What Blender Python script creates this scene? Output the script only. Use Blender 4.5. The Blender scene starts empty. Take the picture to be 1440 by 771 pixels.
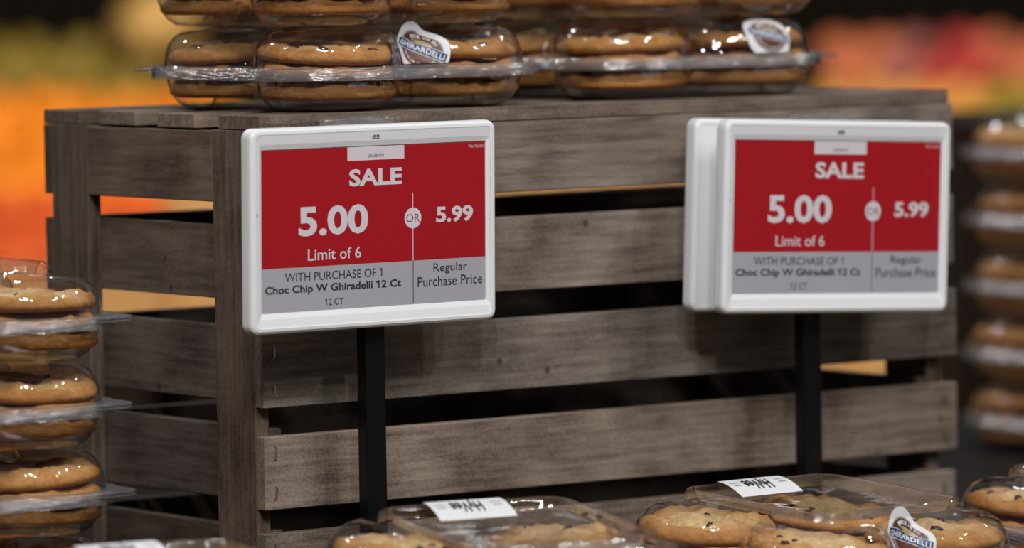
import bpy, bmesh, math, random
from mathutils import Vector, Matrix, noise

# ------------------------------------------------------------------ camera, world, lights, exposure
S = bpy.context.scene
COL = S.collection
PI = math.pi
FPX = 7624.87                      # focal length in pixels of a 1440 wide image
YAW, PITCH, ROLL = 0.6419, 0.0621, -0.0145
CAM = Vector((-1.7865, -2.6359, 0.1027))      # crate's near top corner is the origin
_r = Vector((math.cos(YAW), -math.sin(YAW), 0))
_f = Vector((math.sin(YAW)*math.cos(PITCH), math.cos(YAW)*math.cos(PITCH), -math.sin(PITCH)))
_u = _r.cross(_f)
RIGHT = math.cos(ROLL)*_r + math.sin(ROLL)*_u
UP = -math.sin(ROLL)*_r + math.cos(ROLL)*_u
FWD = _f
cam_d = bpy.data.cameras.new('camera'); cam = bpy.data.objects.new('camera', cam_d); COL.objects.link(cam)
M = Matrix((RIGHT, UP, -FWD)).transposed().to_4x4(); M.translation = CAM
cam.matrix_world = M
cam_d.sensor_width = 36.0
cam_d.lens = FPX/1440*36.0
cam_d.clip_start = 0.05; cam_d.clip_end = 100
cam_d.dof.use_dof = True
cam_d.dof.focus_distance = 3.20
cam_d.dof.aperture_fstop = 4.3
S.camera = cam
S.view_settings.view_transform = 'Standard'
S.view_settings.look = 'None'
S.view_settings.gamma = 1.0
S.view_settings.use_curve_mapping = False
S.view_settings.exposure = 0.25
S.cycles.transparent_max_bounces = 32
S.cycles.max_bounces = 8
S.cycles.caustics_reflective = False
S.cycles.caustics_refractive = False

W = bpy.data.worlds.new('store_interior'); S.world = W; W.use_nodes = True
bg = W.node_tree.nodes['Background']
bg.inputs[0].default_value = (0.62, 0.60, 0.60, 1); bg.inputs[1].default_value = 0.13

def ray(px, py):
    return FWD + RIGHT*((px-720)/FPX) - UP*((py-385.5)/FPX)
def at_depth(px, py, d):           # world point seen at (px,py), d metres along the view axis
    return CAM + ray(px, py)*d
def at_z(px, py, z):
    k = ray(px, py); return CAM + k*((z-CAM.z)/k.z)

def lamp(loc, target, power, radius, color=(1, .98, .95)):
    l = bpy.data.lights.new('ceiling_or_fill_spot', 'AREA'); l.shape = 'DISK'; l.size = radius*2
    l.energy = power; l.color = color
    o = bpy.data.objects.new('ceiling_or_fill_spot', l); COL.objects.link(o)
    o.location = loc
    o.rotation_euler = (Vector(target)-Vector(loc)).to_track_quat('-Z', 'Y').to_euler()
    return o
C0 = Vector((.2, .1, -.15))
for dx, dy, dz, p in ((-1.55, -2.15, 2.05, 17), (-1.85, -1.75, 2.10, 14), (-1.20, -2.50, 2.05, 14), (-1.45, -1.75, 2.3, 10),
                      (.55, -2.7, 1.9, 7), (.9, -2.2, 2.1, 8), (1.2, -1.9, 2.1, 8), (2.6, -.4, 2.0, 6), (2.8, .2, 2.2, 5), (-2.5, .9, 2.2, 1.2),  # the front-right ones are fill added to brighten the crate's front
                      (.0, 2.3, 2.2, 6), (.4, 2.4, 2.3, 6), (.9, 2.2, 2.3, 6), (-.9, 2.5, 2.0, 5), (1.9, 1.8, 2.0, 3)):
    lamp(C0+Vector((dx, dy, dz)), C0, p, .07)
FR = at_depth(120, 250, 7.5); FL = at_depth(1350, 120, 7.6)
lamp(FR+Vector((-.9, -1.0, 1.6)), FR, 16, .12, (1, .9, .75))
lamp(FL+Vector((-.9, -1.0, 1.6)), FL, 17, .12, (1, .9, .78))
lamp(at_depth(600, 380, 7.2)+Vector((-.9, -1.3, 1.3)), at_depth(600, 380, 7.2), 19, .15, (1, .92, .75))

# ------------------------------------------------------------------ helpers
def link(o, parent=None):
    COL.objects.link(o)
    if parent is not None: o.parent = parent
    return o
def tag(o, label=None, cat=None, group=None, kind=None):
    if label: o['label'] = label
    if cat: o['category'] = cat
    if group: o['group'] = group
    if kind: o['kind'] = kind
    return o
def empty(name, loc=(0, 0, 0), rot=(0, 0, 0)):
    o = bpy.data.objects.new(name, None); o.empty_display_size = .02
    o.location = loc; o.rotation_euler = rot
    return link(o)
def mobj(name, mesh, mat=None, parent=None, loc=None, rot=None):
    if mat is not None and not mesh.materials: mesh.materials.append(mat)
    o = bpy.data.objects.new(name, mesh)
    if loc is not None: o.location = loc
    if rot is not None: o.rotation_euler = rot
    return link(o, parent)
def from_bm(name, bm, mat, parent=None, smooth=False, loc=None, rot=None):
    me = bpy.data.meshes.new(name); bm.normal_update(); bm.to_mesh(me); bm.free()
    if smooth: me.polygons.foreach_set('use_smooth', [True]*len(me.polygons))
    return mobj(name, me, mat, parent, loc, rot)
def pydata(name, v, f, smooth=False):
    me = bpy.data.meshes.new(name); me.from_pydata([tuple(p) for p in v], [], f); me.update()
    if smooth: me.polygons.foreach_set('use_smooth', [True]*len(me.polygons))
    return me
def box_bm(x0, x1, y0, y1, z0, z1, bevel=0.0, seg=2, bm=None):
    own = bm is None
    b = bmesh.new()
    bmesh.ops.create_cube(b, size=1, matrix=Matrix.Translation(((x0+x1)/2, (y0+y1)/2, (z0+z1)/2)) @ Matrix.Diagonal((x1-x0, y1-y0, z1-z0, 1)))
    if bevel: bmesh.ops.bevel(b, geom=b.edges[:]+b.verts[:], offset=bevel, segments=seg, affect='EDGES', profile=.5)
    if own: return b
    me = bpy.data.meshes.new('t'); b.to_mesh(me); b.free(); bm.from_mesh(me); bpy.data.meshes.remove(me)
    return bm
def copy_tree(o, parent=None):
    c = o.copy(); COL.objects.link(c); c.parent = parent
    for ch in KIDS.get(o.name, []):
        copy_tree(ch, c)
    return c
KIDS = {}

# ------------------------------------------------------------------ materials
def newmat(name):
    m = bpy.data.materials.new(name); m.use_nodes = True
    nt = m.node_tree; nt.nodes.clear()
    out = nt.nodes.new('ShaderNodeOutputMaterial')
    return m, nt, out
def N(nt, t, **kw):
    n = nt.nodes.new(t)
    for k, v in kw.items():
        if k.startswith('i_'):
            n.inputs[k[2:].replace('_', ' ')].default_value = v
        else: setattr(n, k, v)
    return n
def srgb(r, g, b):
    def c(x):
        x /= 255
        return x/12.92 if x <= .04045 else ((x+.055)/1.055)**2.4
    return (c(r), c(g), c(b), 1)
def plain(name, col, rough=.5, metallic=0, spec=.5, bump=0, bscale=200):
    m, nt, out = newmat(name)
    p = N(nt, 'ShaderNodeBsdfPrincipled'); p.inputs['Base Color'].default_value = col
    p.inputs['Roughness'].default_value = rough; p.inputs['Metallic'].default_value = metallic
    p.inputs['Specular IOR Level'].default_value = spec
    nt.links.new(p.outputs[0], out.inputs[0])
    if bump:
        tc = N(nt, 'ShaderNodeTexCoord'); n = N(nt, 'ShaderNodeTexNoise'); n.inputs['Scale'].default_value = bscale
        b = N(nt, 'ShaderNodeBump'); b.inputs['Strength'].default_value = bump; b.inputs['Distance'].default_value = .001
        nt.links.new(tc.outputs['Object'], n.inputs['Vector']); nt.links.new(n.outputs[0], b.inputs['Height']); nt.links.new(b.outputs[0], p.inputs['Normal'])
    return m
def wood(name, axis, dark, mid, light, grain=1.0):
    """stained wood; axis = direction of the grain"""
    m, nt, out = newmat(name); L = nt.links.new
    tc = N(nt, 'ShaderNodeTexCoord'); oi = N(nt, 'ShaderNodeObjectInfo')
    off = N(nt, 'ShaderNodeVectorMath', operation='SCALE'); off.inputs['Scale'].default_value = 7.3
    comb = N(nt, 'ShaderNodeCombineXYZ')
    for i in range(3): L(oi.outputs['Random'], comb.inputs[i])
    L(comb.outputs[0], off.inputs[0])
    add = N(nt, 'ShaderNodeVectorMath', operation='ADD'); L(tc.outputs['Object'], add.inputs[0]); L(off.outputs[0], add.inputs[1])
    mp = N(nt, 'ShaderNodeMapping'); sc = [1, 1, 1]; sc[axis] = .07
    mp.inputs['Scale'].default_value = sc; L(add.outputs[0], mp.inputs[0])
    n1 = N(nt, 'ShaderNodeTexNoise'); n1.inputs['Scale'].default_value = 260; n1.inputs['Detail'].default_value = 6; n1.inputs['Roughness'].default_value = .65
    L(mp.outputs[0], n1.inputs['Vector'])
    n2 = N(nt, 'ShaderNodeTexNoise'); n2.inputs['Scale'].default_value = 22; n2.inputs['Detail'].default_value = 4; L(add.outputs[0], n2.inputs['Vector'])
    n3 = N(nt, 'ShaderNodeTexNoise'); n3.inputs['Scale'].default_value = 900; n3.inputs['Detail'].default_value = 3; L(add.outputs[0], n3.inputs['Vector'])
    mx = N(nt, 'ShaderNodeMath', operation='MULTIPLY_ADD'); mx.inputs[1].default_value = .40*grain; L(n1.outputs[0], mx.inputs[0])
    mm = N(nt, 'ShaderNodeMath', operation='MULTIPLY'); mm.inputs[1].default_value = .34; L(n2.outputs[0], mm.inputs[0]); L(mm.outputs[0], mx.inputs[2])
    m3 = N(nt, 'ShaderNodeMath', operation='MULTIPLY_ADD'); m3.inputs[1].default_value = .25; L(n3.outputs[0], m3.inputs[0]); L(mx.outputs[0], m3.inputs[2])
    rp = N(nt, 'ShaderNodeValToRGB'); L(m3.outputs[0], rp.inputs[0])
    e = rp.color_ramp.elements; e[0].position = .38; e[0].color = dark; e[1].position = .68; e[1].color = light
    k = e.new(.50); k.color = mid
    hv = N(nt, 'ShaderNodeHueSaturation'); L(rp.outputs[0], hv.inputs['Color'])
    mr = N(nt, 'ShaderNodeMapRange'); L(oi.outputs['Random'], mr.inputs[0]); mr.inputs[3].default_value = .84; mr.inputs[4].default_value = 1.14
    L(mr.outputs[0], hv.inputs['Value'])
    # a tint carried by each board (object colour); end and back boards carry shade in it
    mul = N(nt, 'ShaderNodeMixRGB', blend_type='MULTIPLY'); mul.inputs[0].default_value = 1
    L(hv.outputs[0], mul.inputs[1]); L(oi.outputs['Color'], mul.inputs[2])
    # small knots and nail marks
    vo = N(nt, 'ShaderNodeTexVoronoi'); vo.inputs['Scale'].default_value = 24; L(add.outputs[0], vo.inputs['Vector'])
    pt = N(nt, 'ShaderNodeMapRange'); L(vo.outputs['Distance'], pt.inputs[0])
    pt.inputs[1].default_value = .03; pt.inputs[2].default_value = .075; pt.inputs[3].default_value = .75; pt.inputs[4].default_value = 0
    ed = N(nt, 'ShaderNodeMixRGB'); L(pt.outputs[0], ed.inputs[0]); L(mul.outputs[0], ed.inputs[1]); ed.inputs[2].default_value = srgb(38, 30, 26)
    p = N(nt, 'ShaderNodeBsdfPrincipled'); L(ed.outputs[0], p.inputs['Base Color']); p.inputs['Roughness'].default_value = .68
    p.inputs['Specular IOR Level'].default_value = .3
    b = N(nt, 'ShaderNodeBump'); b.inputs['Strength'].default_value = .35; b.inputs['Distance'].default_value = .0005
    L(m3.outputs[0], b.inputs['Height']); L(b.outputs[0], p.inputs['Normal'])
    L(p.outputs[0], out.inputs[0])
    return m
WD, WM, WL = srgb(80, 69, 62), srgb(124, 112, 103), srgb(166, 153, 143)
wood_x = wood('grey_stained_wood_along_x', 0, WD, WM, WL)
wood_y = wood('grey_stained_wood_along_y', 1, WD, WM, WL)
wood_z = wood('grey_stained_wood_upright', 2, WD, WM, WL)
tan_wood = wood('pale_plywood', 0, srgb(178, 132, 80), srgb(200, 155, 100), srgb(214, 172, 118), .6)

def clear_plastic(name='clear_plastic', tint=.965, base=.05):
    m, nt, out = newmat(name); L = nt.links.new
    lw = N(nt, 'ShaderNodeLayerWeight'); lw.inputs[0].default_value = .5
    pw = N(nt, 'ShaderNodeMath', operation='POWER'); L(lw.outputs['Facing'], pw.inputs[0]); pw.inputs[1].default_value = 3.1
    mr = N(nt, 'ShaderNodeMapRange'); L(pw.outputs[0], mr.inputs[0]); mr.inputs[3].default_value = base; mr.inputs[4].default_value = .85
    tr = N(nt, 'ShaderNodeBsdfTransparent')
    tr2 = N(nt, 'ShaderNodeMixRGB'); L(pw.outputs[0], tr2.inputs[0]); tr2.inputs[1].default_value = (tint, tint, tint, 1); tr2.inputs[2].default_value = (.74, .74, .75, 1)
    L(tr2.outputs[0], tr.inputs[0])
    gl = N(nt, 'ShaderNodeBsdfGlossy'); gl.inputs['Roughness'].default_value = .035; gl.inputs['Color'].default_value = (1, 1, 1, 1)
    tc = N(nt, 'ShaderNodeTexCoord'); n = N(nt, 'ShaderNodeTexNoise'); n.inputs['Scale'].default_value = 55; n.inputs['Detail'].default_value = 2
    b = N(nt, 'ShaderNodeBump'); b.inputs['Strength'].default_value = .55; b.inputs['Distance'].default_value = .0022
    L(tc.outputs['Object'], n.inputs['Vector']); L(n.outputs[0], b.inputs['Height']); L(b.outputs[0], gl.inputs['Normal']); L(b.outputs[0], lw.inputs['Normal'])
    mx = N(nt, 'ShaderNodeMixShader'); L(mr.outputs[0], mx.inputs[0]); L(tr.outputs[0], mx.inputs[1]); L(gl.outputs[0], mx.inputs[2])
    L(mx.outputs[0], out.inputs[0])
    return m
PLASTIC = clear_plastic('clear_plastic', .97, .065)
def rim_plastic():
    m, nt, out = newmat('clear_plastic_rim'); L = nt.links.new
    lw = N(nt, 'ShaderNodeLayerWeight'); lw.inputs[0].default_value = .5
    mr = N(nt, 'ShaderNodeMapRange'); L(lw.outputs['Facing'], mr.inputs[0]); mr.inputs[3].default_value = .17; mr.inputs[4].default_value = .65
    tr = N(nt, 'ShaderNodeBsdfTransparent'); tr.inputs[0].default_value = (.9, .9, .92, 1)
    gl = N(nt, 'ShaderNodeBsdfGlossy'); gl.inputs['Roughness'].default_value = .16
    df = N(nt, 'ShaderNodeBsdfDiffuse'); df.inputs[0].default_value = (.86, .86, .92, 1)
    tc = N(nt, 'ShaderNodeTexCoord'); mp = N(nt, 'ShaderNodeMapping'); mp.inputs['Scale'].default_value = (1, 1, 9); L(tc.outputs['Object'], mp.inputs[0])
    n = N(nt, 'ShaderNodeTexNoise'); n.inputs['Scale'].default_value = 90; n.inputs['Detail'].default_value = 2; L(mp.outputs[0], n.inputs['Vector'])
    b = N(nt, 'ShaderNodeBump'); b.inputs['Strength'].default_value = .8; b.inputs['Distance'].default_value = .002; L(n.outputs[0], b.inputs['Height']); L(b.outputs[0], gl.inputs['Normal'])
    m1 = N(nt, 'ShaderNodeMixShader'); L(mr.outputs[0], m1.inputs[0]); L(tr.outputs[0], m1.inputs[1]); L(gl.outputs[0], m1.inputs[2])
    m2 = N(nt, 'ShaderNodeMixShader'); m2.inputs[0].default_value = .075; L(m1.outputs[0], m2.inputs[1]); L(df.outputs[0], m2.inputs[2])
    L(m2.outputs[0], out.inputs[0])
    return m
RIMP = rim_plastic()

def cookie_mat():
    m, nt, out = newmat('baked_cookie'); L = nt.links.new
    tc = N(nt, 'ShaderNodeTexCoord'); oi = N(nt, 'ShaderNodeObjectInfo')
    vm = N(nt, 'ShaderNodeVectorMath', operation='MULTIPLY'); vm.inputs[1].default_value = (1, 1, 0); L(tc.outputs['Object'], vm.inputs[0])
    ln = N(nt, 'ShaderNodeVectorMath', operation='LENGTH'); L(vm.outputs[0], ln.inputs[0])
    nz = N(nt, 'ShaderNodeTexNoise'); nz.inputs['Scale'].default_value = 60; nz.inputs['Detail'].default_value = 5; L(tc.outputs['Object'], nz.inputs['Vector'])
    a = N(nt, 'ShaderNodeMath', operation='MULTIPLY_ADD'); L(nz.outputs[0], a.inputs[0]); a.inputs[1].default_value = .022; L(ln.outputs['Value'], a.inputs[2])
    mr = N(nt, 'ShaderNodeMapRange'); L(a.outputs[0], mr.inputs[0]); mr.inputs[1].default_value = .026; mr.inputs[2].default_value = .054
    # underside and side are browner
    sp = N(nt, 'ShaderNodeSeparateXYZ'); L(tc.outputs['Object'], sp.inputs[0])
    zr = N(nt, 'ShaderNodeMapRange'); L(sp.outputs[2], zr.inputs[0]); zr.inputs[1].default_value = .0065; zr.inputs[2].default_value = .002
    mxm = N(nt, 'ShaderNodeMath', operation='MAXIMUM'); L(mr.outputs[0], mxm.inputs[0]); L(zr.outputs[0], mxm.inputs[1])
    rp = N(nt, 'ShaderNodeValToRGB'); L(mxm.outputs[0], rp.inputs[0]); e = rp.color_ramp.elements
    e[0].color = srgb(238, 202, 150); e[1].color = srgb(188, 126, 62); k = e.new(.5); k.color = srgb(224, 174, 112)
    n2 = N(nt, 'ShaderNodeTexNoise'); n2.inputs['Scale'].default_value = 320; n2.inputs['Detail'].default_value = 4; L(tc.outputs['Object'], n2.inputs['Vector'])
    hv = N(nt, 'ShaderNodeHueSaturation'); L(rp.outputs[0], hv.inputs['Color'])
    r2 = N(nt, 'ShaderNodeMapRange'); L(n2.outputs[0], r2.inputs[0]); r2.inputs[1].default_value = .3; r2.inputs[2].default_value = .7; r2.inputs[3].default_value = .78; r2.inputs[4].default_value = 1.12
    r3 = N(nt, 'ShaderNodeMapRange'); L(oi.outputs['Random'], r3.inputs[0]); r3.inputs[3].default_value = .88; r3.inputs[4].default_value = 1.08
    mu = N(nt, 'ShaderNodeMath', operation='MULTIPLY'); L(r2.outputs[0], mu.inputs[0]); L(r3.outputs[0], mu.inputs[1]); L(mu.outputs[0], hv.inputs['Value'])
    p = N(nt, 'ShaderNodeBsdfPrincipled'); L(hv.outputs[0], p.inputs['Base Color']); p.inputs['Roughness'].default_value = .62; p.inputs['Specular IOR Level'].default_value = .35
    b = N(nt, 'ShaderNodeBump'); b.inputs['Strength'].default_value = .7; b.inputs['Distance'].default_value = .0012
    L(n2.outputs[0], b.inputs['Height']); L(b.outputs[0], p.inputs['Normal']); L(p.outputs[0], out.inputs[0])
    return m
COOKIE = cookie_mat()
CHIP = plain('dark_chocolate', srgb(72, 42, 34), .4)
WHITE = plain('white_plastic', srgb(242, 246, 250), .38)
BLACK = plain('black_metal', srgb(9, 10, 13), .32, spec=.35)
PAPER = plain('white_paper', srgb(236, 238, 242), .5)
S_RED = plain('epaper_red', srgb(172, 22, 34), .35, bump=.05)
S_GREY = plain('epaper_grey', srgb(176, 176, 186), .35)
S_LITE = plain('epaper_white', srgb(222, 216, 224), .4)
S_INK = plain('epaper_black', srgb(52, 50, 58), .4)
S_FADE = plain('epaper_fine_ink', srgb(120, 118, 126), .4)
L_BROWN = plain('label_brown', srgb(96, 48, 32), .45)
L_BLUE = plain('label_blue', srgb(34, 62, 118), .45)
L_GOLD = plain('label_gold', srgb(186, 168, 128), .45)
L_GREY = plain('label_grey', srgb(168, 158, 160), .45)
INK = plain('print_black', srgb(34, 32, 34), .5)
FAINT = plain('print_grey', srgb(170, 170, 176), .5)
STEEL = plain('staple_steel', srgb(190, 190, 195), .3, metallic=1)
DARKTABLE = plain('dark_table_laminate', srgb(24, 19, 16), .8, spec=.2)
DARKBROWN = plain('dark_brown_board', srgb(34, 22, 13), .8, spec=.2)

# ------------------------------------------------------------------ setting
CZ = -.290                               # table top height; crate height .29
FLOOR_Z = CZ-.82
fl = from_bm('floor', box_bm(-6, 12, -6, 14, FLOOR_Z-.1, FLOOR_Z), plain('brown_floor', srgb(96, 78, 62), .35)); tag(fl, kind='structure')
wc = at_depth(720, 0, 13.0)
wl = from_bm('wall_back', box_bm(-9, 9, 0, .1, 0, 4.2), plain('dark_far_wall', srgb(34, 28, 16), .9), loc=(wc.x, wc.y, FLOOR_Z), rot=(0, 0, -YAW)); tag(wl, kind='structure')

# ------------------------------------------------------------------ display table
tbl = empty('display_table', (0.2, -.1, FLOOR_Z))
tag(tbl, 'dark low display table carrying the slatted crate and the cookie boxes', 'table')
def rel(o_bm, name, mat, parent, **k):
    o = from_bm(name, o_bm, mat, parent, **k); return o
def tb(x0, x1, y0, y1, z0, z1): return box_bm(x0-.2, x1-.2, y0+.1, y1+.1, z0-FLOOR_Z, z1-FLOOR_Z, .003)
rel(tb(-.55, 1.25, -.55, .62, CZ-.03, CZ), 'table_top', DARKTABLE, tbl)
for x in (-.5, 1.14):
    for y in (-.5, .51): rel(tb(x, x+.06, y, y+.06, FLOOR_Z, CZ-.03), 'leg', DARKTABLE, tbl)

# ------------------------------------------------------------------ crate
CL, CW, TH, PT = .540, .2385, .0086, .0096
crate = empty('wooden_crate', (0, 0, CZ))
tag(crate, 'grey-brown stained slatted wooden crate, upside down, with cookie boxes on its top', 'crate')
rnd = random.Random(4)
def board(name, x0, x1, y0, y1, z0, z1, mat, tint=(1, 1, 1), rough=True):
    cx, cy, cz = (x0+x1)/2, (y0+y1)/2, (z0+z1)/2
    bm = box_bm(x0-cx, x1-cx, y0-cy, y1-cy, z0-cz, z1-cz, .0005, 1)
    o = from_bm(name, bm, mat, crate, loc=(cx, cy, cz-CZ), rot=(rnd.uniform(-.002, .002), rnd.uniform(-.0015, .0015), 0))
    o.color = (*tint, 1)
    return o
zf = [0, .052, .0672, .1123, .1289, .1723, .1896, .2331, .2471, .290]
zf[0] = .0090
ze = [.0090, .052, .0662, .1104, .1264, .1710, .1858, .2299, .2460, .289]
front_t = [(1.08, 1.06, 1.06), (1.14, 1.12, 1.12), (.84, .87, .90), (1.14, 1.07, 1.01), (1.0, .98, .96)]
# top planks, front to back: positions along Y
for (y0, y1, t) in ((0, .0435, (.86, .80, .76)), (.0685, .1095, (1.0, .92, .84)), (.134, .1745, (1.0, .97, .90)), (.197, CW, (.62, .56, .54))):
    board('top_plank', rnd.uniform(0, .0008), CL-.002, y0, y1, -TH, 0, wood_x, t)
def staple(parent, x, z, y):
    bm = bmesh.new()
    box_bm(-.0006, .0006, -.0006, .0003, -.0036, .0036, .0002, 1, bm)
    box_bm(-.0011, -.0004, -.0003, .0003, -.0042, -.0034, 0, 1, bm)
    box_bm(-.0011, -.0004, -.0003, .0003, .0034, .0042, 0, 1, bm)
    o = from_bm('staple', bm, STEEL, parent, loc=(x, y, z), rot=(0, rnd.uniform(-.15, .15), 0))
    return o
for i in range(5):
    z1, z0 = -zf[2*i], -zf[2*i+1]
    s = board('front_slat', 0, CL+(.003 if i in (2, 3) else 0.001), 0, TH, z0, z1, wood_x, front_t[i])
    h = (z1-z0)
    for zz in (.27, -.27): staple(s, -CL/2+.0065, zz*h, -TH/2-.0002)
    for zz in (.25, -.3): staple(s, CL/2-.0065-.003, zz*h, -TH/2-.0002)
    board('back_slat', 0, CL, CW-TH, CW, z0, z1, wood_x, (.45, .42, .40))  # dark tint paints the back slats as if in shade
for ex, sg in ((0, 1), (CL-PT-.006, -1)):  # end boards tinted darker: shade of the end faces put into their colour
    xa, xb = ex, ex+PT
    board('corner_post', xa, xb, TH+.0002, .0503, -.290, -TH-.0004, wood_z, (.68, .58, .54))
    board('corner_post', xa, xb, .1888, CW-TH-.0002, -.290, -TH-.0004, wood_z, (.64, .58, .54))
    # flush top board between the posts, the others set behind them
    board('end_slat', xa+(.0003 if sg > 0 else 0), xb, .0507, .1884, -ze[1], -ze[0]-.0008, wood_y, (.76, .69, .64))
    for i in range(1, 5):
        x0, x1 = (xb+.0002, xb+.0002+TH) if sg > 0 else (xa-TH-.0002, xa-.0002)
        board('end_slat', x0, x1, TH+.0004, CW-TH-.0004, -ze[2*i+1], -ze[2*i], wood_y, [(0,)*3, (.62, .57, .54), (.55, .53, .53), (.50, .47, .47), (.52, .46, .43)][i])  # deeper shade on the lower slats, painted into these tints

# ------------------------------------------------------------------ text helper
def text_mesh(s, size=1.0, bold=0.0, space=1.0, shear=0.0, res=3):
    c = bpy.data.curves.new('t', 'FONT'); c.body = s; c.size = size; c.offset = bold; c.space_character = space
    c.shear = shear; c.resolution_u = res; c.fill_mode = 'FRONT'
    o = bpy.data.objects.new('t', c); COL.objects.link(o)
    dg = bpy.context.evaluated_depsgraph_get(); dg.update()
    me = bpy.data.meshes.new_from_object(o.evaluated_get(dg))
    bpy.data.objects.remove(o); bpy.data.curves.remove(c)
    return me
def refine(me, cuts=2):
    bm = bmesh.new(); bm.from_mesh(me); bmesh.ops.triangulate(bm, faces=bm.faces[:])
    bmesh.ops.subdivide_edges(bm, edges=bm.edges[:], cuts=cuts, use_grid_fill=True)
    bm.to_mesh(me); bm.free(); return me
def one_flags(s, me, k):
    xs = [v.co.x for v in me.vertices]; ys = [v.co.y for v in me.vertices]
    add = []
    for i, ch in enumerate(s):
        if ch != '1': continue
        a = text_mesh(s[:i+1], 1.0, k); xr = max(v.co.x for v in a.vertices); 
        st = text_mesh('1', 1.0, k); w = max(v.co.x for v in st.vertices)-min(v.co.x for v in st.vertices); yt = max(v.co.y for v in st.vertices)
        xl = xr-w; add.append([(xl+w*.2, yt), (xl-.17, yt-.12), (xl-.17, yt-.12-max(w, .09)), (xl+w*.2, yt-max(w, .1))])
    if add:
        bm = bmesh.new(); bm.from_mesh(me)
        for q in add: bm.faces.new([bm.verts.new((x, y, 0)) for x, y in q])
        bm.to_mesh(me); bm.free()
def fit_text(s, x0, x1, y0, y1, z, bold=0.0, flip=False, **k):
    """text mesh scaled so its ink fills the box x0..x1, y0..y1 in the XY plane"""
    me = text_mesh(s, 1.0, bold, **k)
    if '1' in s: one_flags(s, me, bold)
    xs = [v.co.x for v in me.vertices]; ys = [v.co.y for v in me.vertices]
    ax, bx, ay, by = min(xs), max(xs), min(ys), max(ys)
    for v in me.vertices:
        X = (v.co.x-ax)/(bx-ax); Y = (v.co.y-ay)/(by-ay)
        if flip: X, Y = 1-X, 1-Y
        v.co = (x0+(x1-x0)*X, y0+(y1-y0)*Y, z)
    return me
def rrect(w, h, r, n=6, cx=0, cy=0):
    pts = []
    for (sx, sy, a0) in ((1, 1, 0), (-1, 1, 90), (-1, -1, 180), (1, -1, 270)):
        for i in range(n+1):
            a = math.radians(a0+90*i/n)
            pts.append((cx+sx*(w/2-r)+r*math.cos(a), cy+sy*(h/2-r)+r*math.sin(a)))
    return pts
def loft(loops, cap0=True, cap1=True):
    n = len(loops[0]); v = []; f = []
    for l in loops: v += l
    for k in range(len(loops)-1):
        for i in range(n):
            j = (i+1) % n
            f.append((k*n+i, k*n+j, (k+1)*n+j, (k+1)*n+i))
    if cap0: f.append(tuple(range(n-1, -1, -1)))
    if cap1: f.append(tuple((len(loops)-1)*n+i for i in range(n)))
    return v, f

# ------------------------------------------------------------------ price signs (e-paper labels)
SW, SH, ST = .179, .1195, .0115
def housing_mesh(name, window=True):
    # local frame: x right, y up, z towards the viewer; back at z=0
    def ring(ins, z, r): return [(x, y, z) for x, y in rrect(SW-2*ins, SH-2*ins, r)]
    loops = [ring(.004, 0, .003), ring(.0012, .0006, .005), ring(.0002, .0022, .0058), ring(0, .004, .006), ring(0, .0085, .006), ring(.0005, .0103, .0055), ring(.0018, .0113, .0045), ring(.0034, ST, .0035), ring(.0042, ST-.0003, .003)]
    if window:
        sx, sy, sw, sh = .0013, -.0002, .1642, .0952
        inner = [(x, y, ST-.0011) for x, y in rrect(sw+.004, sh+.006, .0012, 6, sx, sy)]
        inner2 = [(x, y, ST-.0022) for x, y in rrect(sw, sh, .0004, 6, sx, sy)]
        inner3 = [(x, y, ST-.0030) for x, y in rrect(sw, sh, .0004, 6, sx, sy)]
        loops += [inner, inner2, inner3]
    v, f = loft(loops)
    return pydata(name, v, f)
def flat_poly(name, pts, z): return pydata(name, [(x, y, z) for x, y in pts], [tuple(range(len(pts)))])
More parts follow.
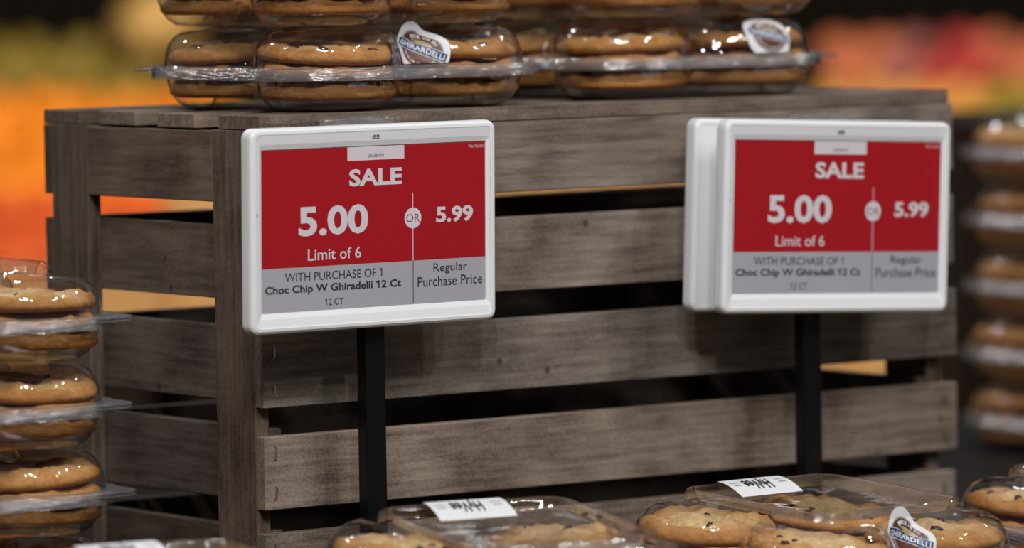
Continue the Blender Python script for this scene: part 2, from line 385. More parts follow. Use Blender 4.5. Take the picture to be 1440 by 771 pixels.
def make_sign(loc, rot, label, pole_x, pole_top, parts=True):
    root = empty('price_sign', loc); root.rotation_mode = 'QUATERNION'; root.rotation_quaternion = rot
    tag(root, label, 'sign', None)
    mobj('housing', housing_mesh('housing'), WHITE, root)
    W_, H_ = .163, .0942; z = ST-.0026; X0, Y1 = .0013-W_/2, -.0002+H_/2
    def U(u): return X0+u*W_
    def V(v): return Y1-v*H_
    def rect(u0, u1, v0, v1, dz): return flat_poly('panel', [(U(u0), V(v1)), (U(u1), V(v1)), (U(u1), V(v0)), (U(u0), V(v0))], z+dz)
    scr = mobj('screen', rect(0, 1, 0, 1, 0), S_GREY, root)
    tag(scr, 'flat e-paper screen, red above grey')
    def sub(name, me, mat): 
        me.name = name; o = mobj(name, me, mat, scr); return o
    sub('red_field', rect(0, 1, 0, .729, .00004), S_RED)
    sub('header_tab', rect(.378, .632, 0, .085, .00008), S_LITE)
    sub('divider_line', rect(.6685, .6715, .302, .729, .00008), S_LITE)
    sub('divider_line', rect(.6685, .6715, .729, .994, .00008), S_INK)
    c = [(U(.67)+.0062*math.cos(a), V(.461)+.0062*math.sin(a)) for a in [2*PI*i/32 for i in range(32)]]
    sub('divider_disc', flat_poly('disc', c, z+.0001), S_LITE)
    T = [('SALE', .385, .621, .138, .245, S_LITE, .034), ('5.00', .161, .469, .355, .54, S_LITE, .032), ('5.99', .775, .944, .398, .50, S_LITE, .034),
         ('Limit of 6', .201, .436, .620, .692, S_LITE, .006), ('OR', .640, .700, .435, .487, plain('epaper_or_ink', srgb(150, 60, 70), .4), -.004),
         ('WITH PURCHASE OF 1', .10, .53, .762, .815, S_INK, .0), ('Choc Chip W Ghiradelli 12 Ct', .0126, .615, .838, .900, S_INK, .024),
         ('12 CT', .275, .357, .933, .975, S_INK, .0), ('Regular', .762, .916, .755, .822, S_INK, .0), ('Purchase Price', .69, .985, .835, .898, S_INK, .0),
         ('2608:00', .468, .540, .045, .068, S_INK, -.01), ('No Vendo', .925, .993, .012, .036, S_LITE, -.01)]
    for s, u0, u1, v0, v1, mat, b in T:
        sub('lettering', fit_text(s, U(u0), U(u1), V(v1), V(v0), z+.00016, b), mat)
    # sensor window in the top bezel
    w = flat_poly('sensor_window', rrect(.0060, .0022, .0010, 5, .0009, SH/2-.0068), ST-.0003)
    ww = mobj('sensor_window', w, plain('sensor_grey', srgb(196, 200, 204), .3), root)
    for dx in (-.0012, .0010):
        mobj('sensor_eye', flat_poly('sensor_eye', rrect(.0017, .0013, .0005, 4, .0009+dx, SH/2-.0068), ST-.00015), plain('sensor_dark', srgb(46, 50, 44), .2), ww)
    if parts:
        mobj('side_dimple', flat_poly('side_dimple', rrect(.0008, .0012, .0003, 3, -SW/2+.0046, .010), ST-.0002), plain('dimple', srgb(120, 120, 124), .5), root)
    # clear clip on the top edge
    bm = box_bm(-.031, .019, SH/2-.003, SH/2+.0034, -.002, .0045, .0008, 2)
    box_bm(-.012, .012, SH/2+.0030, SH/2+.0044, -.001, .003, .0003, 1, bm)
    cl = from_bm('clear_clip', bm, RIMP, root); tag(cl, 'clear plastic clip on the top edge')
    return root
def basis(rz, rx, ry):
    X = Vector((math.cos(rz), math.sin(rz), 0)); Nn = Vector((-math.sin(rz), math.cos(rz), 0)); Zv = Vector((0, 0, 1))
    Z2 = math.cos(rx)*Zv+math.sin(rx)*Nn
    X3 = math.cos(ry)*X+math.sin(ry)*Z2; Z3 = -math.sin(ry)*X+math.cos(ry)*Z2
    F = X3.cross(Z3)
    return Matrix((X3, Z3, F)).transposed(), X3, Z3, F
m1, X3, Z3, F1 = basis(.0182, -.0184, .0002)
SIGN1_C = Vector((.0511, -.045, -.0655))
s1 = make_sign(SIGN1_C - F1*ST, m1.to_quaternion(), 'left price sign, sharp, white frame with red SALE screen, on its own black post', 0, 0)
m2, X32, Z32, F2 = basis(-.030, .002, -.0435)
SIGN2_C = Vector((.3885, -.066, -.0737))
s2 = make_sign(SIGN2_C - F2*ST, m2.to_quaternion(), 'right price sign, slightly blurred, red SALE screen, in front of a second white sign back', 0, 0, True)
# the sign facing away behind the right one
rs = empty('price_sign', SIGN2_C - F2*(.035) ); rs.rotation_mode = 'QUATERNION'
rs.rotation_quaternion = m2.to_quaternion()
tag(rs, 'plain white sign back showing left of the right price sign, turned away', 'sign')
hm = housing_mesh('housing_back', False)
mobj('housing', hm, WHITE, rs, loc=(0, 0, -ST+.004))
bmk = box_bm(-.02, .02, -.03, .02, .0035, .0095, .001, 1); from_bm('mounting_plate', bmk, BLACK, rs)
# stand posts (upright, standing on the table)
def post(x, y, top, label):
    o = empty('sign_post', (x, y, CZ)); tag(o, label, 'post')
    h = top-CZ
    bm = box_bm(-.0070, .0070, -.0050, .0050, .002, h, .0010, 2)
    from_bm('upright', bm, BLACK, o)
    bm = box_bm(-.05, .05, -.030, .022, 0, .002, .0008, 1); from_bm('foot_plate', bm, BLACK, o)
    return o
P1 = post(.0580, -.028, -.07, 'black square post under the left price sign')
P1.rotation_euler = (0, 0, 0)
P2 = post(.3800, -.0445, -.08, 'black square post under the right price sign')

# ------------------------------------------------------------------ cookie box (clamshell) geometry
LA, LR = .0470, .0452
NT = 128
def smin(a, b, k):
    h = max(k-abs(a-b), 0)/k; return min(a, b)-h*h*k*.25
def sdf(x, y):
    d = [math.hypot(x-sx*LA, y-sy*LA)-LR for sx in (-1, 1) for sy in (-1, 1)]
    return smin(smin(d[0], d[1], .03), smin(d[2], d[3], .03), .03)
def outline_r(th, d):
    c, s = math.cos(th), math.sin(th); lo, hi = .02, .2
    for _ in range(34):
        m_ = (lo+hi)/2
        if sdf(m_*c, m_*s) > -d: hi = m_
        else: lo = m_
    return lo
TR_H, TR_R = .0625, .017
def tray_r(th, grow=0):
    c, s = abs(math.cos(th)), abs(math.sin(th)); h = TR_H+grow; r = TR_R+grow
    lo, hi = .02, .15
    for _ in range(30):
        m_ = (lo+hi)/2; x, y = m_*c, m_*s
        qx, qy = max(x-(h-r), 0), max(y-(h-r), 0)
        if (math.hypot(qx, qy)-r) > 0 or x > h or y > h: hi = m_
        else: lo = m_
    return lo
TH_ = [2*PI*i/NT for i in range(NT)]
_oc = {}
def out_tab(d):
    if d not in _oc: _oc[d] = [outline_r(t, d) for t in TH_]
    return _oc[d]
_tc = {}
def tr_tab(g):
    if g not in _tc: _tc[g] = [tray_r(t, g) for t in TH_]
    return _tc[g]
BASE_PROF = [(-.0062, .0205), (-.0062, .0243), (-.0058, .0247), (-.0008, .0247), (.0008, .0240), (.0016, .0205), (.0022, .0195), (.0030, .0150), (.0050, .0095), (.0085, .0045), (.0135, .0012), (.0190, .0006), (.0225, .0012)]
LID_PROF = [(-.0068, .0190), (-.0068, .0258), (-.0062, .0266), (-.0020, .0266), (-.0008, .0260), (.0004, .0268), (.0012, .0300), (.0020, .0350), (.0038, .0402), (.0075, .0448), (.0125, .0475), (.0170, .0482)]
_hc = {}
def hull_tab(d):
    if d not in _hc:
        h, r = LA+LR-d, LR-d; out = []
        for t in TH_:
            c, s = abs(math.cos(t)), abs(math.sin(t)); lo, hi = .02, .2
            for _ in range(30):
                m_ = (lo+hi)/2; x, y = m_*c, m_*s
                if x > h or y > h or math.hypot(max(x-(h-r), 0), max(y-(h-r), 0)) > r: hi = m_
                else: lo = m_
            out.append(lo)
        _hc[d] = out
    return _hc[d]
def ringR(prof, k, i):
    d, z = prof[k]
    if d < -.005: return hull_tab(d)[i]
    return max(out_tab(d)[i], tr_tab(.0006+.0004*(len(prof)-1-k))[i])
def shell_rings(prof, inner):
    rings = []
    for k, (d, z) in enumerate(prof):
        rings.append([(ringR(prof, k, i), z) for i in range(NT)])
    for g, z in inner:
        tt = tr_tab(round(g, 5)) if g > -.03 else [.028]*NT
        rings.append([(tt[i], z) for i in range(NT)])
    return rings
def shell_mesh(name, prof, inner, centre_z, k0=0, k1=None):
    R = shell_rings(prof, inner)
    R = R[k0:k1]
    v = []; f = []
    for r in R:
        for i in range(NT): v.append((r[i][0]*math.cos(TH_[i]), r[i][0]*math.sin(TH_[i]), r[i][1]))
    for k in range(len(R)-1):
        for i in range(NT):
            j = (i+1) % NT; f.append((k*NT+i, k*NT+j, (k+1)*NT+j, (k+1)*NT+i))
    if k1 is None:
        v.append((0, 0, centre_z)); c = len(v)-1; k = len(R)-1
        for i in range(NT): f.append((k*NT+i, k*NT+(i+1) % NT, c))
    return pydata(name, v, f, True)
LID_IN = [(.0003, .0490), (-.0004, .0545), (-.0014, .0565), (-.0030, .0572), (-.0050, .0568), (-.0064, .0550), (-.0074, .0515), (-.0088, .0500), (-.0200, .0497)]
BASE_IN = [(.0005, .0030), (-.0005, .0062), (-.0030, .0068), (-.0200, .0068)]
LID_ME = shell_mesh('lid', LID_PROF, LID_IN, .0497, 5)
LIDRIM_ME = shell_mesh('lid_rim', LID_PROF, LID_IN, 0, 0, 6)
BASE_ME = shell_mesh('base', BASE_PROF, BASE_IN, .0068, 3)
BASERIM_ME = shell_mesh('base_rim', BASE_PROF, BASE_IN, 0, 0, 4)
def tab_mesh(z):
    ra = outline_r(PI/4, -.0062)
    pts = []
    n = 12
    for i in range(n+1):
        t = PI/4+(-.24+.48*i/n); pts.append(((outline_r(t, -.006)-.001)*math.cos(t), (outline_r(t, -.006)-.001)*math.sin(t)))
    for t, e in ((PI/4+.14, .004), (PI/4+.05, .0105), (PI/4, .012), (PI/4-.05, .0105), (PI/4-.14, .004)):
        pts.append(((ra+e)*math.cos(t), (ra+e)*math.sin(t)))
    v, f = loft([[(x, y, z) for x, y in pts], [(x, y, z+.0006) for x, y in pts]])
    return pydata('corner_tab', v, f)
TAB_A, TAB_B = tab_mesh(.0252), tab_mesh(.0232)
for me in (LID_ME, BASE_ME): me.materials.append(PLASTIC)
for me in (LIDRIM_ME, BASERIM_ME, TAB_A, TAB_B): me.materials.append(RIMP)

# surface map for stickers on the lid: s = arc length round the outline, t = arc length up the profile
_arc = [0]
for i in range(NT):
    a, b = i, (i+1) % NT; ra, rb = out_tab(.0012)[a], out_tab(.0012)[b]
    _arc.append(_arc[-1]+math.hypot(ra*math.cos(TH_[a])-rb*math.cos(TH_[b]), ra*math.sin(TH_[a])-rb*math.sin(TH_[b])))
_R = shell_rings(LID_PROF, LID_IN)
def lid_point(s, t, off=.0004, k_start=5):
    s = s % _arc[-1]
    i = 0
    while _arc[i+1] < s: i += 1
    fr = (s-_arc[i])/(_arc[i+1]-_arc[i]); j = (i+1) % NT
    th = TH_[i]+(2*PI/NT)*fr
    prof = []
    for k in range(k_start, len(LID_PROF)+1):
        r = _R[k][i][0]*(1-fr)+_R[k][j][0]*fr; prof.append((r, _R[k][i][1]))
    k = 0; tt = t
    while k < len(prof)-2:
        L = math.hypot(prof[k+1][0]-prof[k][0], prof[k+1][1]-prof[k][1])
        if tt <= L: break
        tt -= L; k += 1
    (r0, z0), (r1, z1) = prof[k], prof[k+1]; L = max(math.hypot(r1-r0, z1-z0), 1e-6); q = tt/L
    r, z = r0+(r1-r0)*q, z0+(z1-z0)*q
    nr, nz = (z1-z0)/L, -(r1-r0)/L
    r += nr*off; z += nz*off
    return (r*math.cos(th), r*math.sin(th), z)
def s_of_theta(th):
    th = th % (2*PI); x = th/(2*PI)*NT; i = int(x); return _arc[i]+(x-i)*(_arc[i+1]-_arc[i])
def _r_base(s0):
    p = lid_point(s0, .0004, 0); return math.hypot(p[0], p[1])
def sticker_part(name, pts2d_mesh, s0, t0, rot, off, mat, parent, sc=1.0):
    me = pts2d_mesh.copy() if pts2d_mesh.users else pts2d_mesh
    c, s = math.cos(rot), math.sin(rot)
    for v in me.vertices:
        x, y = v.co.x*sc, v.co.y*sc
        x, y = x*c-y*s, x*s+y*c
        t = max(t0+y, .0004)
        pr = lid_point(s0, t, 0); ratio = math.hypot(pr[0], pr[1])/_r_base(s0)
        v.co = lid_point(s0+x/max(ratio, .5), t, off)
    me.materials.clear(); me.name = name
    return mobj(name, me, mat, parent)
def disc_grid(rx, ry, egg=0.0, n=40, rings=8):
    v = [(0, 0, 0)]; f = []
    for k in range(1, rings+1):
        for i in range(n):
            a = 2*PI*i/n; y = math.sin(a)
            v.append((rx*k/rings*math.cos(a)*(1-egg*y), ry*k/rings*y, 0))
    for i in range(n): f.append((0, 1+i, 1+(i+1) % n))
    for k in range(rings-1):
        for i in range(n):
            j = (i+1) % n; f.append((1+k*n+i, 1+(k+1)*n+i, 1+(k+1)*n+j, 1+k*n+j))
    return pydata('disc', v, f, True)
def band_grid(w, h, nx=24, ny=3, cx=0, cy=0):
    v = []; f = []
    for j in range(ny+1):
        for i in range(nx+1): v.append((cx-w/2+w*i/nx, cy-h/2+h*j/ny, 0))
    for j in range(ny):
        for i in range(nx):
            a = j*(nx+1)+i; f.append((a, a+1, a+nx+2, a+nx+1))
    return pydata('band', v, f)
def arc_text(s, r, a0, a1, size, bold, upper=True):
    """letters round an arc of radius r from angle a0 to a1 (degrees)"""
    bmj = bmesh.new(); n = len(s)
    for i, ch in enumerate(s):
        if ch == ' ': continue
        a = math.radians(a0+(a1-a0)*(i+.5)/n)
        me = text_mesh(ch, size, bold, res=2)
        xs = [v.co.x for v in me.vertices]
        if not xs: continue
        cx = (min(xs)+max(xs))/2
        ro = a-PI/2 if upper else a+PI/2
        cc, ss = math.cos(ro), math.sin(ro)
        for v in me.vertices:
            x, y = v.co.x-cx, v.co.y-size*.35
            v.co = (r*math.cos(a)+x*cc-y*ss, r*math.sin(a)+x*ss+y*cc, 0)
        bmj.from_mesh(me); bpy.data.meshes.remove(me)
    me = bpy.data.meshes.new('arc'); bmj.to_mesh(me); bmj.free(); return me
def emblem(parent, theta, t0, rot, sc=1.0):
    s0 = s_of_theta(theta)
    st = sticker_part('emblem_sticker', disc_grid(.0152, .0185, .10), s0, t0, rot, .00035, PAPER, parent, sc)
    tag(st, 'white egg-shaped sticker with brown roundel and blue name band')
    a = (s0, t0, rot)
    sticker_part('grey_ring', disc_grid(.0119, .0119), *a, .00045, L_GREY, st, sc)
    sticker_part('brown_roundel', disc_grid(.0110, .0110), *a, .00055, L_BROWN, st, sc)
    # spread-winged bird shape above the band
    w = pydata('w', [(-.0075, .0046, 0), (-.0035, .0042, 0), (0, .0012, 0), (.0020, .0030, 0), (.0072, -.0002+.0026, 0), (.0040, .0052, 0), (.0012, .0062, 0), (-.0025, .0060, 0)], [(0, 1, 7), (1, 6, 7), (1, 3, 6), (1, 2, 3), (3, 5, 6), (3, 4, 5)])
    sticker_part('winged_emblem', w, *a, .00068, L_GOLD, st, sc)
    sticker_part('band_edge', band_grid(.0274, .0060), *a, .00080, PAPER, st, sc)
    sticker_part('name_band', band_grid(.0266, .0053), *a, .00090, L_BLUE, st, sc)
    sticker_part('lettering', refine(fit_text('GHIRARDELLI', -.0122, .0122, -.0017, .0017, 0, .02, space=1.05)), *a, .00105, PAPER, st, sc)
    sticker_part('lettering', arc_text('MADE WITH', .0088, 140, 40, .0032, .00005), *a, .00075, PAPER, st, sc)
    sticker_part('lettering', arc_text('PREMIUM CHOCOLATE', .0092, 205, 335, .0019, .00003, False), *a, .00075, PAPER, st, sc)
def store_label(parent, cx=-.0035):
    """paper label along the +Y ridge of the lid's tray, curling into the tray; print reads from the back"""
    L0, nY = .049, 14
    prof = []
    y = TR_H-.0005
    for k in range(nY+1):
        q = k/nY; yy = y-.023*q
        z = .0577 - .0062*(q**1.6) + .0006*math.sin(q*PI)
        prof.append((yy, z))
    x0, x1 = cx-L0/2, cx+L0/2
    def pt(u, w, off):     # u 0..1 along X, w 0..1 across
        k = min(int(w*nY), nY-1); fr = w*nY-k
        yy = prof[k][0]*(1-fr)+prof[k+1][0]*fr; zz = prof[k][1]*(1-fr)+prof[k+1][1]*fr
        return (x0+(x1-x0)*u, yy, zz+off)
    v = []; f = []; nx = 8
    for j in range(nY+1):
        for i in range(nx+1): v.append(pt(i/nx, j/nY, 0))
    for j in range(nY):
        for i in range(nx):
            a = j*(nx+1)+i; f.append((a, a+nx+1, a+nx+2, a+1))
    lab = mobj('paper_label', pydata('paper_label', v, f, True), PAPER, parent); tag(lab, 'white paper label with black script store name, upside down')
    def place(name, me, mat):
        for q in me.vertices: q.co = pt(q.co.x, q.co.y, .0005)
        me.name = name; return mobj(name, me, mat, lab)
    me = fit_text('HyVee',   .29, .70, .10, .76, 0, .014, shear=.15)
    refine(me, 3)
    for q in me.vertices: q.co.x = .955-q.co.x            # rotated half a turn on the label
    place('lettering', me, INK)
    for u0, u1, ww in ((.05, .20, .36), (.07, .19, .50), (.78, .94, .34), (.80, .92, .50)):
        place('fine_print', pydata('fp', [(u0, ww, 0), (u1, ww, 0), (u1, ww+.03, 0), (u0, ww+.03, 0)], [(0, 1, 2, 3)]), FAINT)

# ------------------------------------------------------------------ cookies
def cookie_mesh(seed, r=.0412, h=.0096):
    rn = random.Random(seed); nA, nR = 56, 9
    off = Vector((seed*3.1, seed*1.7, 0))
    v = []; f = []
    def rad(a):
        return r*(1+.035*noise.noise(Vector((math.cos(a)*1.6, math.sin(a)*1.6, seed*2.3)))+.012*noise.noise(Vector((math.cos(a)*6, math.sin(a)*6, seed))))
    prof = [(0, 1.0), (.14, 1.0), (.27, 1.0), (.4, .99), (.5, .98), (.6, .96), (.69, .94), (.78, .91), (.86, .86), (.93, .76), (.975, .62), (1.0, .45), (.985, .22), (.93, .06), (.85, 0), (.5, 0), (0, 0)]
    for k, (q, zz) in enumerate(prof):
        if q == 0: v.append((0, 0, zz*h)); continue
        for i in range(nA):
            a = 2*PI*i/nA; R = rad(a)*q; x, y = R*math.cos(a), R*math.sin(a)
            z = zz*h
            if zz > .4 :
                w = min(1, (zz-.4)/.4)
                p = Vector((x, y, 0))
                z += w*(.0046*noise.noise(p*62+off)+.0024*abs(noise.noise(p*125+off))+.0014*noise.noise(p*210+off)-.0002)
            elif zz > 0: z += .0005*noise.noise(Vector((x, y, zz))*150+off)
            v.append((x, y, z))
    idx = 1
    for i in range(nA): f.append((0, idx+i, idx+(i+1) % nA))
    k = 1
    while k+nA < len(v)-1:
        for i in range(nA):
            j = (i+1) % nA; f.append((k+i, k+nA+i, k+nA+j, k+j))
        k += nA
    c = len(v)-1
    for i in range(nA): f.append((c, k+(i+1) % nA, k+i))
    return pydata('cookie', v, f, True)
def chip_mesh():
    bm = bmesh.new(); bmesh.ops.create_icosphere(bm, subdivisions=1, radius=.0036)
    for q in bm.verts: q.co = Vector((q.co.x*1.15, q.co.y*.9, q.co.z*.55))
    me = bpy.data.meshes.new('chocolate_chip'); bm.to_mesh(me); bm.free()
    me.polygons.foreach_set('use_smooth', [True]*len(me.polygons)); me.materials.append(CHIP); return me
CHIP_ME = chip_mesh()
protos = []
for s in range(7):
    me = cookie_mesh(s+1); me.materials.append(COOKIE)
    o = bpy.data.objects.new('chocolate_chip_cookie', me); COL.objects.link(o)
    rn = random.Random(50+s); kids = []
    for j in range(rn.choice((4, 5, 6))):
        a, q = rn.uniform(0, 2*PI), rn.uniform(.15, .93)
        z = .0092 if q < .7 else .0084-(q-.7)*.014
        c = bpy.data.objects.new('chocolate_chip', CHIP_ME); COL.objects.link(c); c.parent = o
        c.location = (.0395*q*math.cos(a), .0395*q*math.sin(a), z)
        c.rotation_euler = (rn.uniform(-.4, .4), rn.uniform(-.4, .4), rn.uniform(0, 3)); sc = rn.uniform(.7, 1.25); c.scale = (sc, sc, sc)
        kids.append(c)
    protos.append([o, kids, False])
crn = random.Random(11)
LOBES = {'front': (-1, -1), 'right': (1, -1), 'left': (-1, 1), 'rear': (1, 1)}
LOBE_OFFSET = 0
def put_cookie(mat_world, lobe, layer, label, group):
    p = protos[crn.randrange(7)]
    if not p[2]: o, p[2] = p[0], True
    else:
        o = p[0].copy(); COL.objects.link(o)
        for ch in p[1]:
            c = ch.copy(); COL.objects.link(c); c.parent = o
    sx, sy = lobe
    ztab = (.0072, .0186, .0295)
    tl = .02 if layer == 0 else .045 if layer == 1 else .075
    sh = .0004 if layer == 0 else .0010 if layer == 1 else .0016
    loc = Vector((sx*LA+crn.uniform(-sh, sh), sy*LA+crn.uniform(-sh, sh), ztab[layer]))
    rot = Matrix.Rotation(crn.uniform(-tl, tl), 4, 'X') @ Matrix.Rotation(crn.uniform(-tl, tl), 4, 'Y') @ Matrix.Rotation(crn.uniform(0, 6.28), 4, 'Z')
    m = mat_world @ Matrix.Translation(loc) @ rot
    o.matrix_world = m
    tag(o, label, 'cookie', group)
    return o

def cookie_box(name_loc, loc, rotz, tilt, label, tab_quadrant=None, emblem_at=None, paper=False, layers=(0, 1, 2), lobes=('front', 'right', 'left', 'rear'), tilt_y=0, emb=(.0095, -.32, 1.0)):
    m = Matrix.Translation(loc) @ Matrix.Rotation(rotz, 4, 'Z') @ Matrix.Rotation(tilt, 4, 'X') @ Matrix.Rotation(tilt_y, 4, 'Y')
    root = empty('cookie_box'); root.matrix_world = m
    tag(root, label, 'box', None)
    b = mobj('base', BASE_ME, None, root); mobj('base_rim', BASERIM_ME, None, b)
    l = mobj('lid', LID_ME, None, root); mobj('lid_rim', LIDRIM_ME, None, l)
    if tab_quadrant is not None:
        for me, par in ((TAB_A, l), (TAB_B, b)):
            t = mobj('corner_tab', me, None, par); t.rotation_euler = (0, 0, tab_quadrant*PI/2)
    if emblem_at is not None: emblem(root, math.radians(emblem_at), emb[0], emb[1], emb[2])
    if paper: store_label(root)
    for lo in lobes:
        for la in layers:
            put_cookie(m, LOBES[lo], la, f'{("bottom", "middle", "top")[la]} cookie of the {lo} pile, {name_loc}', 'cookies in the clear boxes')
    return root

PITCH_Z = .0506
def px_to_xy(px, d, z):
    """point at height z, lateral pixel px, distance d"""
    p = CAM + ray(px, 385.5)*d; 
    return Vector((p.x, p.y, z))
# stacks on the crate
A = Vector((.124, .090, 0))
cookie_box('lower left box on the crate', A, .02, 0, 'clear cookie box on the crate, left stack, lowest', 1, -84, emb=(.0095, -.46, 1.12))
cookie_box('upper left box on the crate', A+Vector((-.003, .004, PITCH_Z)), .05, 0, 'upper clear cookie box of the left stack on the crate, cut by picture top', None)
B = Vector((.366, .105, 0))
cookie_box('lower right box on the crate', B, -.05, 0, 'clear cookie box on the crate, right stack, lowest, blurred', 3, -66, emb=(.0120, -.30, .95))
cookie_box('upper right box on the crate', B+Vector((.002, -.003, PITCH_Z)), .03, 0, 'upper clear cookie box of the right stack on the crate, cut by picture top', None)
# left stack beside the crate
Lp = px_to_xy(-124, 3.15, CZ)
for k, nm in enumerate(('lowest, mostly below the picture', 'second from below', 'third from below', 'topmost')):
    cookie_box(f'{nm.split(",")[0].replace("second from below", "second-lowest").replace("third from below", "third-lowest")} box left of the crate', Lp+Vector((crn.uniform(-.001, .001), crn.uniform(-.001, .001), PITCH_Z*k)), crn.uniform(-.04, .04)-.03, 0,
               f'clear cookie box in the stack left of the crate, {nm}', 3, layers=(0, 1, 2))
# boxes in front
def front_box(px, py, zc, al, tilt, label, nm, **k):
    """px,py: middle of the tray's top; al: angle of its X side to the picture plane"""
    c = at_z(px, py, zc)
    rz = al-YAW
    m = Matrix.Rotation(rz, 4, 'Z') @ Matrix.Rotation(tilt, 4, 'X')
    loc = c - m.to_3x3() @ Vector((0, 0, .0572))
    return cookie_box(nm, loc, rz, tilt, label, **k)

front_box(728, 733, -.2235, math.radians(28), math.radians(5.8), 'clear cookie box with paper label in front of the left sign post', 'box with the paper label by the left sign post', tab_quadrant=None, paper=True)
front_box(1157, 693, -.2265, math.radians(40), math.radians(3.6), 'clear cookie box with brown round sticker in front of the right sign post', 'box in front of the right sign post', emblem_at=-86, paper=True, tab_quadrant=None, emb=(.0135, -.40, 1.08))
front_box(1607, 662, -.229, math.radians(38), math.radians(3), 'clear cookie box cut by the right edge, beyond the right labelled box', 'box cut by the right edge', tab_quadrant=2)
front_box(238, 788, -.229, math.radians(30), math.radians(3), 'clear cookie box with paper label at the bottom left, mostly below the picture', 'box at the bottom left', paper=True)
# stack behind the crate, right
Rp = px_to_xy(1574, 4.1, CZ)
for k, nm in enumerate(('lowest', 'second from below', 'middle', 'second from top', 'topmost')):
    cookie_box(f'{nm.replace("second from below", "second-lowest").replace("second from top", "second-highest")} box, blurred right stack', Rp+Vector((crn.uniform(-.002, .002), crn.uniform(-.002, .002), PITCH_Z*k)), crn.uniform(-.05, .05), 0,
               f'clear cookie box in the blurred stack behind the crate at right, {nm}', 3 if k % 2 else None, paper=(k == 4), lobes=('front', 'left', 'right', 'rear'))

# ------------------------------------------------------------------ produce display far behind
def fruit_mesh(kind, seed):
    rn = random.Random(seed); bm = bmesh.new(); bmesh.ops.create_uvsphere(bm, u_segments=20, v_segments=12, radius=1)
    for q in bm.verts:
        r = math.hypot(q.co.x, q.co.y); z = q.co.z
        if kind == 'apple':
            k = 1-.16*max(0, 1-r*1.9)*(1 if z > 0 else .8); q.co.z = z*.90*k
            q.co.x *= 1+.06*z; q.co.y *= 1+.06*z
        elif kind == 'orange': q.co.z = z*.94-(.05*max(0, 1-r*4) if z > 0 else 0)
        elif kind == 'pear': 
            f_ = 1-.30*max(0, z); q.co.x *= f_; q.co.y *= f_; q.co.z *= 1.2
        elif kind == 'squash':
            a = math.atan2(q.co.y, q.co.x); f_ = 1+.05*math.cos(8*a); q.co.x *= f_; q.co.y *= f_; q.co.z *= .8
    me = bpy.data.meshes.new(kind); bm.to_mesh(me); bm.free(); me.polygons.foreach_set('use_smooth', [True]*len(me.polygons)); return me
def stem_mesh():
    v, f = loft([[(r*math.cos(a), r*math.sin(a), z) for a in [2*PI*i/6 for i in range(6)]] for r, z in ((.09, .70), (.05, .95), (.06, 1.15))]); return pydata('stem', v, f)
STEM = stem_mesh(); STEM.materials.append(plain('fruit_stem', srgb(78, 58, 30), .7))
def fruit_mat(name, c1, c2):
    m, nt, out = newmat(name); L = nt.links.new
    tc = N(nt, 'ShaderNodeTexCoord'); oi = N(nt, 'ShaderNodeObjectInfo'); n = N(nt, 'ShaderNodeTexNoise'); n.inputs['Scale'].default_value = 1.6
    ad = N(nt, 'ShaderNodeVectorMath', operation='ADD'); L(tc.outputs['Object'], ad.inputs[0]); L(oi.outputs['Location'], ad.inputs[1]); L(ad.outputs[0], n.inputs['Vector'])
    mr = N(nt, 'ShaderNodeMapRange'); L(n.outputs[0], mr.inputs[0]); mr.inputs[1].default_value = .35; mr.inputs[2].default_value = .65
    mx = N(nt, 'ShaderNodeMixRGB'); L(mr.outputs[0], mx.inputs[0]); mx.inputs[1].default_value = c1; mx.inputs[2].default_value = c2
    p = N(nt, 'ShaderNodeBsdfPrincipled'); L(mx.outputs[0], p.inputs['Base Color']); p.inputs['Roughness'].default_value = .45; L(p.outputs[0], out.inputs[0]); return m
FM = {'orange': fruit_mat('orange_peel', srgb(242, 150, 0), srgb(236, 124, 0)), 'red_orange': fruit_mat('red_orange_peel', srgb(206, 84, 0), srgb(190, 66, 0)),
      'lemon': fruit_mat('yellow_green_skin', srgb(150, 120, 22), srgb(112, 104, 30)), 'squash': fruit_mat('beige_rind', srgb(222, 176, 100), srgb(210, 166, 92)),
      'peach': fruit_mat('peach_skin', srgb(226, 134, 84), srgb(204, 104, 76)), 'red': fruit_mat('red_skin', srgb(206, 66, 52), srgb(188, 56, 66)),
      'gold': fruit_mat('golden_skin', srgb(224, 176, 70), srgb(226, 148, 74)), 'green': fruit_mat('green_yellow_skin', srgb(170, 150, 44), srgb(140, 132, 36)),
      'mauve': fruit_mat('mauve_skin', srgb(170, 100, 92), srgb(150, 84, 84))}
FME = {}
def fruit(px, py, d, r, kind, mat, label, cat, group, name):
    key = (kind, mat)
    if key not in FME: FME[key] = fruit_mesh(kind, 1); FME[key].materials.append(FM[mat])
    p = at_depth(px, py, d)
    o = bpy.data.objects.new(name, FME[key]); COL.objects.link(o); o.location = p; o.scale = (r, r, r)
    o.rotation_euler = (frn.uniform(-.5, .5), frn.uniform(-.5, .5), frn.uniform(0, 6))
    tag(o, label, cat, group)
    s_ = bpy.data.objects.new('stem', STEM); COL.objects.link(s_); s_.parent = o
frn = random.Random(21)
def dep(py): return 7.15+(400-py)*.0026
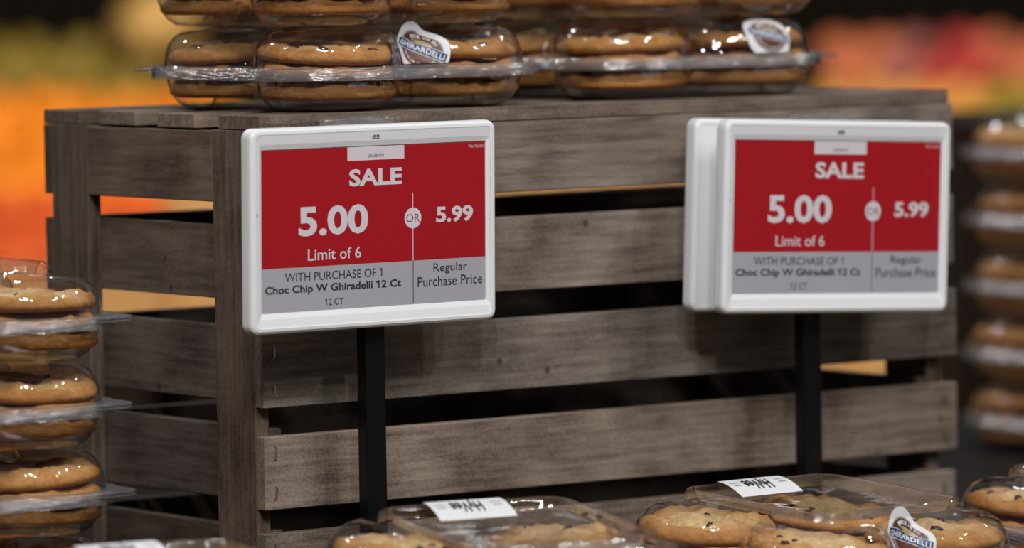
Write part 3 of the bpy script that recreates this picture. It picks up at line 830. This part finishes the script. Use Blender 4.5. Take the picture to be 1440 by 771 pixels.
# left heap: oranges with yellow-green fruit along its top and a pale squash at its right end
for j, py in enumerate(range(86, 392, 36)):
    for i in range(8):
        px = -70+i*62+(31 if j % 2 else 0)+frn.uniform(-6, 6); y = py+frn.uniform(-5, 5)
        if y > 300 and px > 250: continue
        if px > 160 and y < 100: continue
        if px > 340: continue
        if y < 128: fruit(px, y, dep(y), .033, 'pear', 'lemon', 'blurred yellow-green fruit along the top of the orange heap, far left', 'fruit', 'yellow-green fruit above the oranges', 'green_fruit')
        elif y > 275: fruit(px, y, dep(y), .035, 'orange', 'red_orange', 'blurred deep red-orange fruit low in the heap beyond the crate, left', 'orange', 'deep red-orange fruit low in the left heap', 'blood_orange')
        else: fruit(px, y, dep(y), .035, 'orange', 'orange', 'blurred bright orange fruit heaped beyond the crate, left', 'orange', 'bright oranges in the left heap', 'orange')
fruit(222, 38, dep(38)+.05, .070, 'squash', 'squash', 'blurred pale beige squash left of the boxes on the crate', 'squash', None, 'beige_squash')
# right heap
def rc(px, y):
    if px > 1395 and y > 120: return 'green'
    if y > 125: return 'gold'
    if px < 1262: return 'peach'
    if px < 1312: return 'mauve'
    if px < 1400: return 'red'
    return 'peach'
RL = {'green': 'blurred yellow-green apple low at the right edge of the far heap', 'gold': 'blurred golden apple low in the far right heap', 'peach': 'blurred peach-coloured fruit high in the far right heap',
      'mauve': 'blurred dull pink apple in the middle of the far right heap', 'red': 'blurred red apple in the far right heap above the crate corner'}
for j, py in enumerate(range(74, 300, 33)):
    for i in range(7):
        px = 1175+i*58+(29 if j % 2 else 0)+frn.uniform(-6, 6); y = py+frn.uniform(-5, 5)
        if px > 1350 and y < 75 and False: continue
        c = rc(px, y); fruit(px, y, dep(y)+.12, .033, 'apple', c, RL[c], 'apple', {'green': 'yellow-green', 'gold': 'golden', 'peach': 'peach', 'mauve': 'pink', 'red': 'red'}[c]+' fruit in the far right heap', 'apple')
# bins: in the picture's yaw, built of boards
def bin_(px0, px1, ytop, d, label, bz0, bz1, ybot=532):
    a, b = at_depth(px0, ytop, d), at_depth(px1, ytop, d)
    zt = (a.z+b.z)/2; zb = at_depth((px0+px1)/2, ybot, d).z
    L = (b-a).length; c = (a+b)/2
    root = empty('produce_bin', (c.x, c.y, FLOOR_Z), (0, 0, -YAW)); tag(root, label, 'bin')
    from_bm('front_board', box_bm(-L/2, L/2, 0, .02, zb-FLOOR_Z, zt-FLOOR_Z, .002), tan_wood, root)
    for sx in (-1, 1): from_bm('side_board', box_bm(sx*L/2-.01, sx*L/2+.01, .022, 1.0, zb-FLOOR_Z, zt-FLOOR_Z, .002), tan_wood, root)
    from_bm('plinth', box_bm(-L/2+.02, L/2-.02, .03, .98, 0, zb-FLOOR_Z-.001, .002), DARKBROWN, root)
    # sloped bed that carries the fruit
    v = [(-L/2+.015, .03, zt-FLOOR_Z+bz0), (L/2-.015, .03, zt-FLOOR_Z+bz0), (L/2-.015, .98, zt-FLOOR_Z+bz1), (-L/2+.015, .98, zt-FLOOR_Z+bz1)]
    v2 = [(x, y, z-.02) for x, y, z in v]
    me = pydata('sloped_bed', v+v2, [(0, 1, 2, 3), (7, 6, 5, 4), (0, 4, 5, 1), (1, 5, 6, 2), (2, 6, 7, 3), (3, 7, 4, 0)]); mobj('sloped_bed', me, DARKBROWN, root)
    return root
bin_(-260, 222, 385, 7.06, 'blurred pale wooden bin holding the oranges beyond the crate, left', -.115, .18, 505)
bin_(240, 690, 250, 7.10, 'blurred pale wooden bin beyond the crate, middle one of three', -.28, .06, 510)
bin_(700, 1560, 250, 7.10, 'blurred pale wooden bin with the apples beyond the crate, right', -.28, .06, 542)
# dark box added behind the right stack to darken what shows through it
q = at_depth(1560, 200, 4.45); q2 = at_depth(1350, 200, 4.45)
db = from_bm('dark_backing', box_bm(0, (q-q2).length+.25, 0, .35, 0, .235, .003), DARKBROWN, loc=(q2.x, q2.y, CZ), rot=(0, 0, -YAW))
tag(db, 'dark brown backing box added behind the blurred stack of cookie boxes, right', 'backing')
# low bar under the rear edges of the front boxes
rb = from_bm('riser_bar', box_bm(-.02, .80, -.008, .008, 0, .012, .002), DARKTABLE, loc=(.0, -.085, CZ)); tag(rb, 'low dark bar on the table along the foot of the crate, under the front boxes', 'bar')
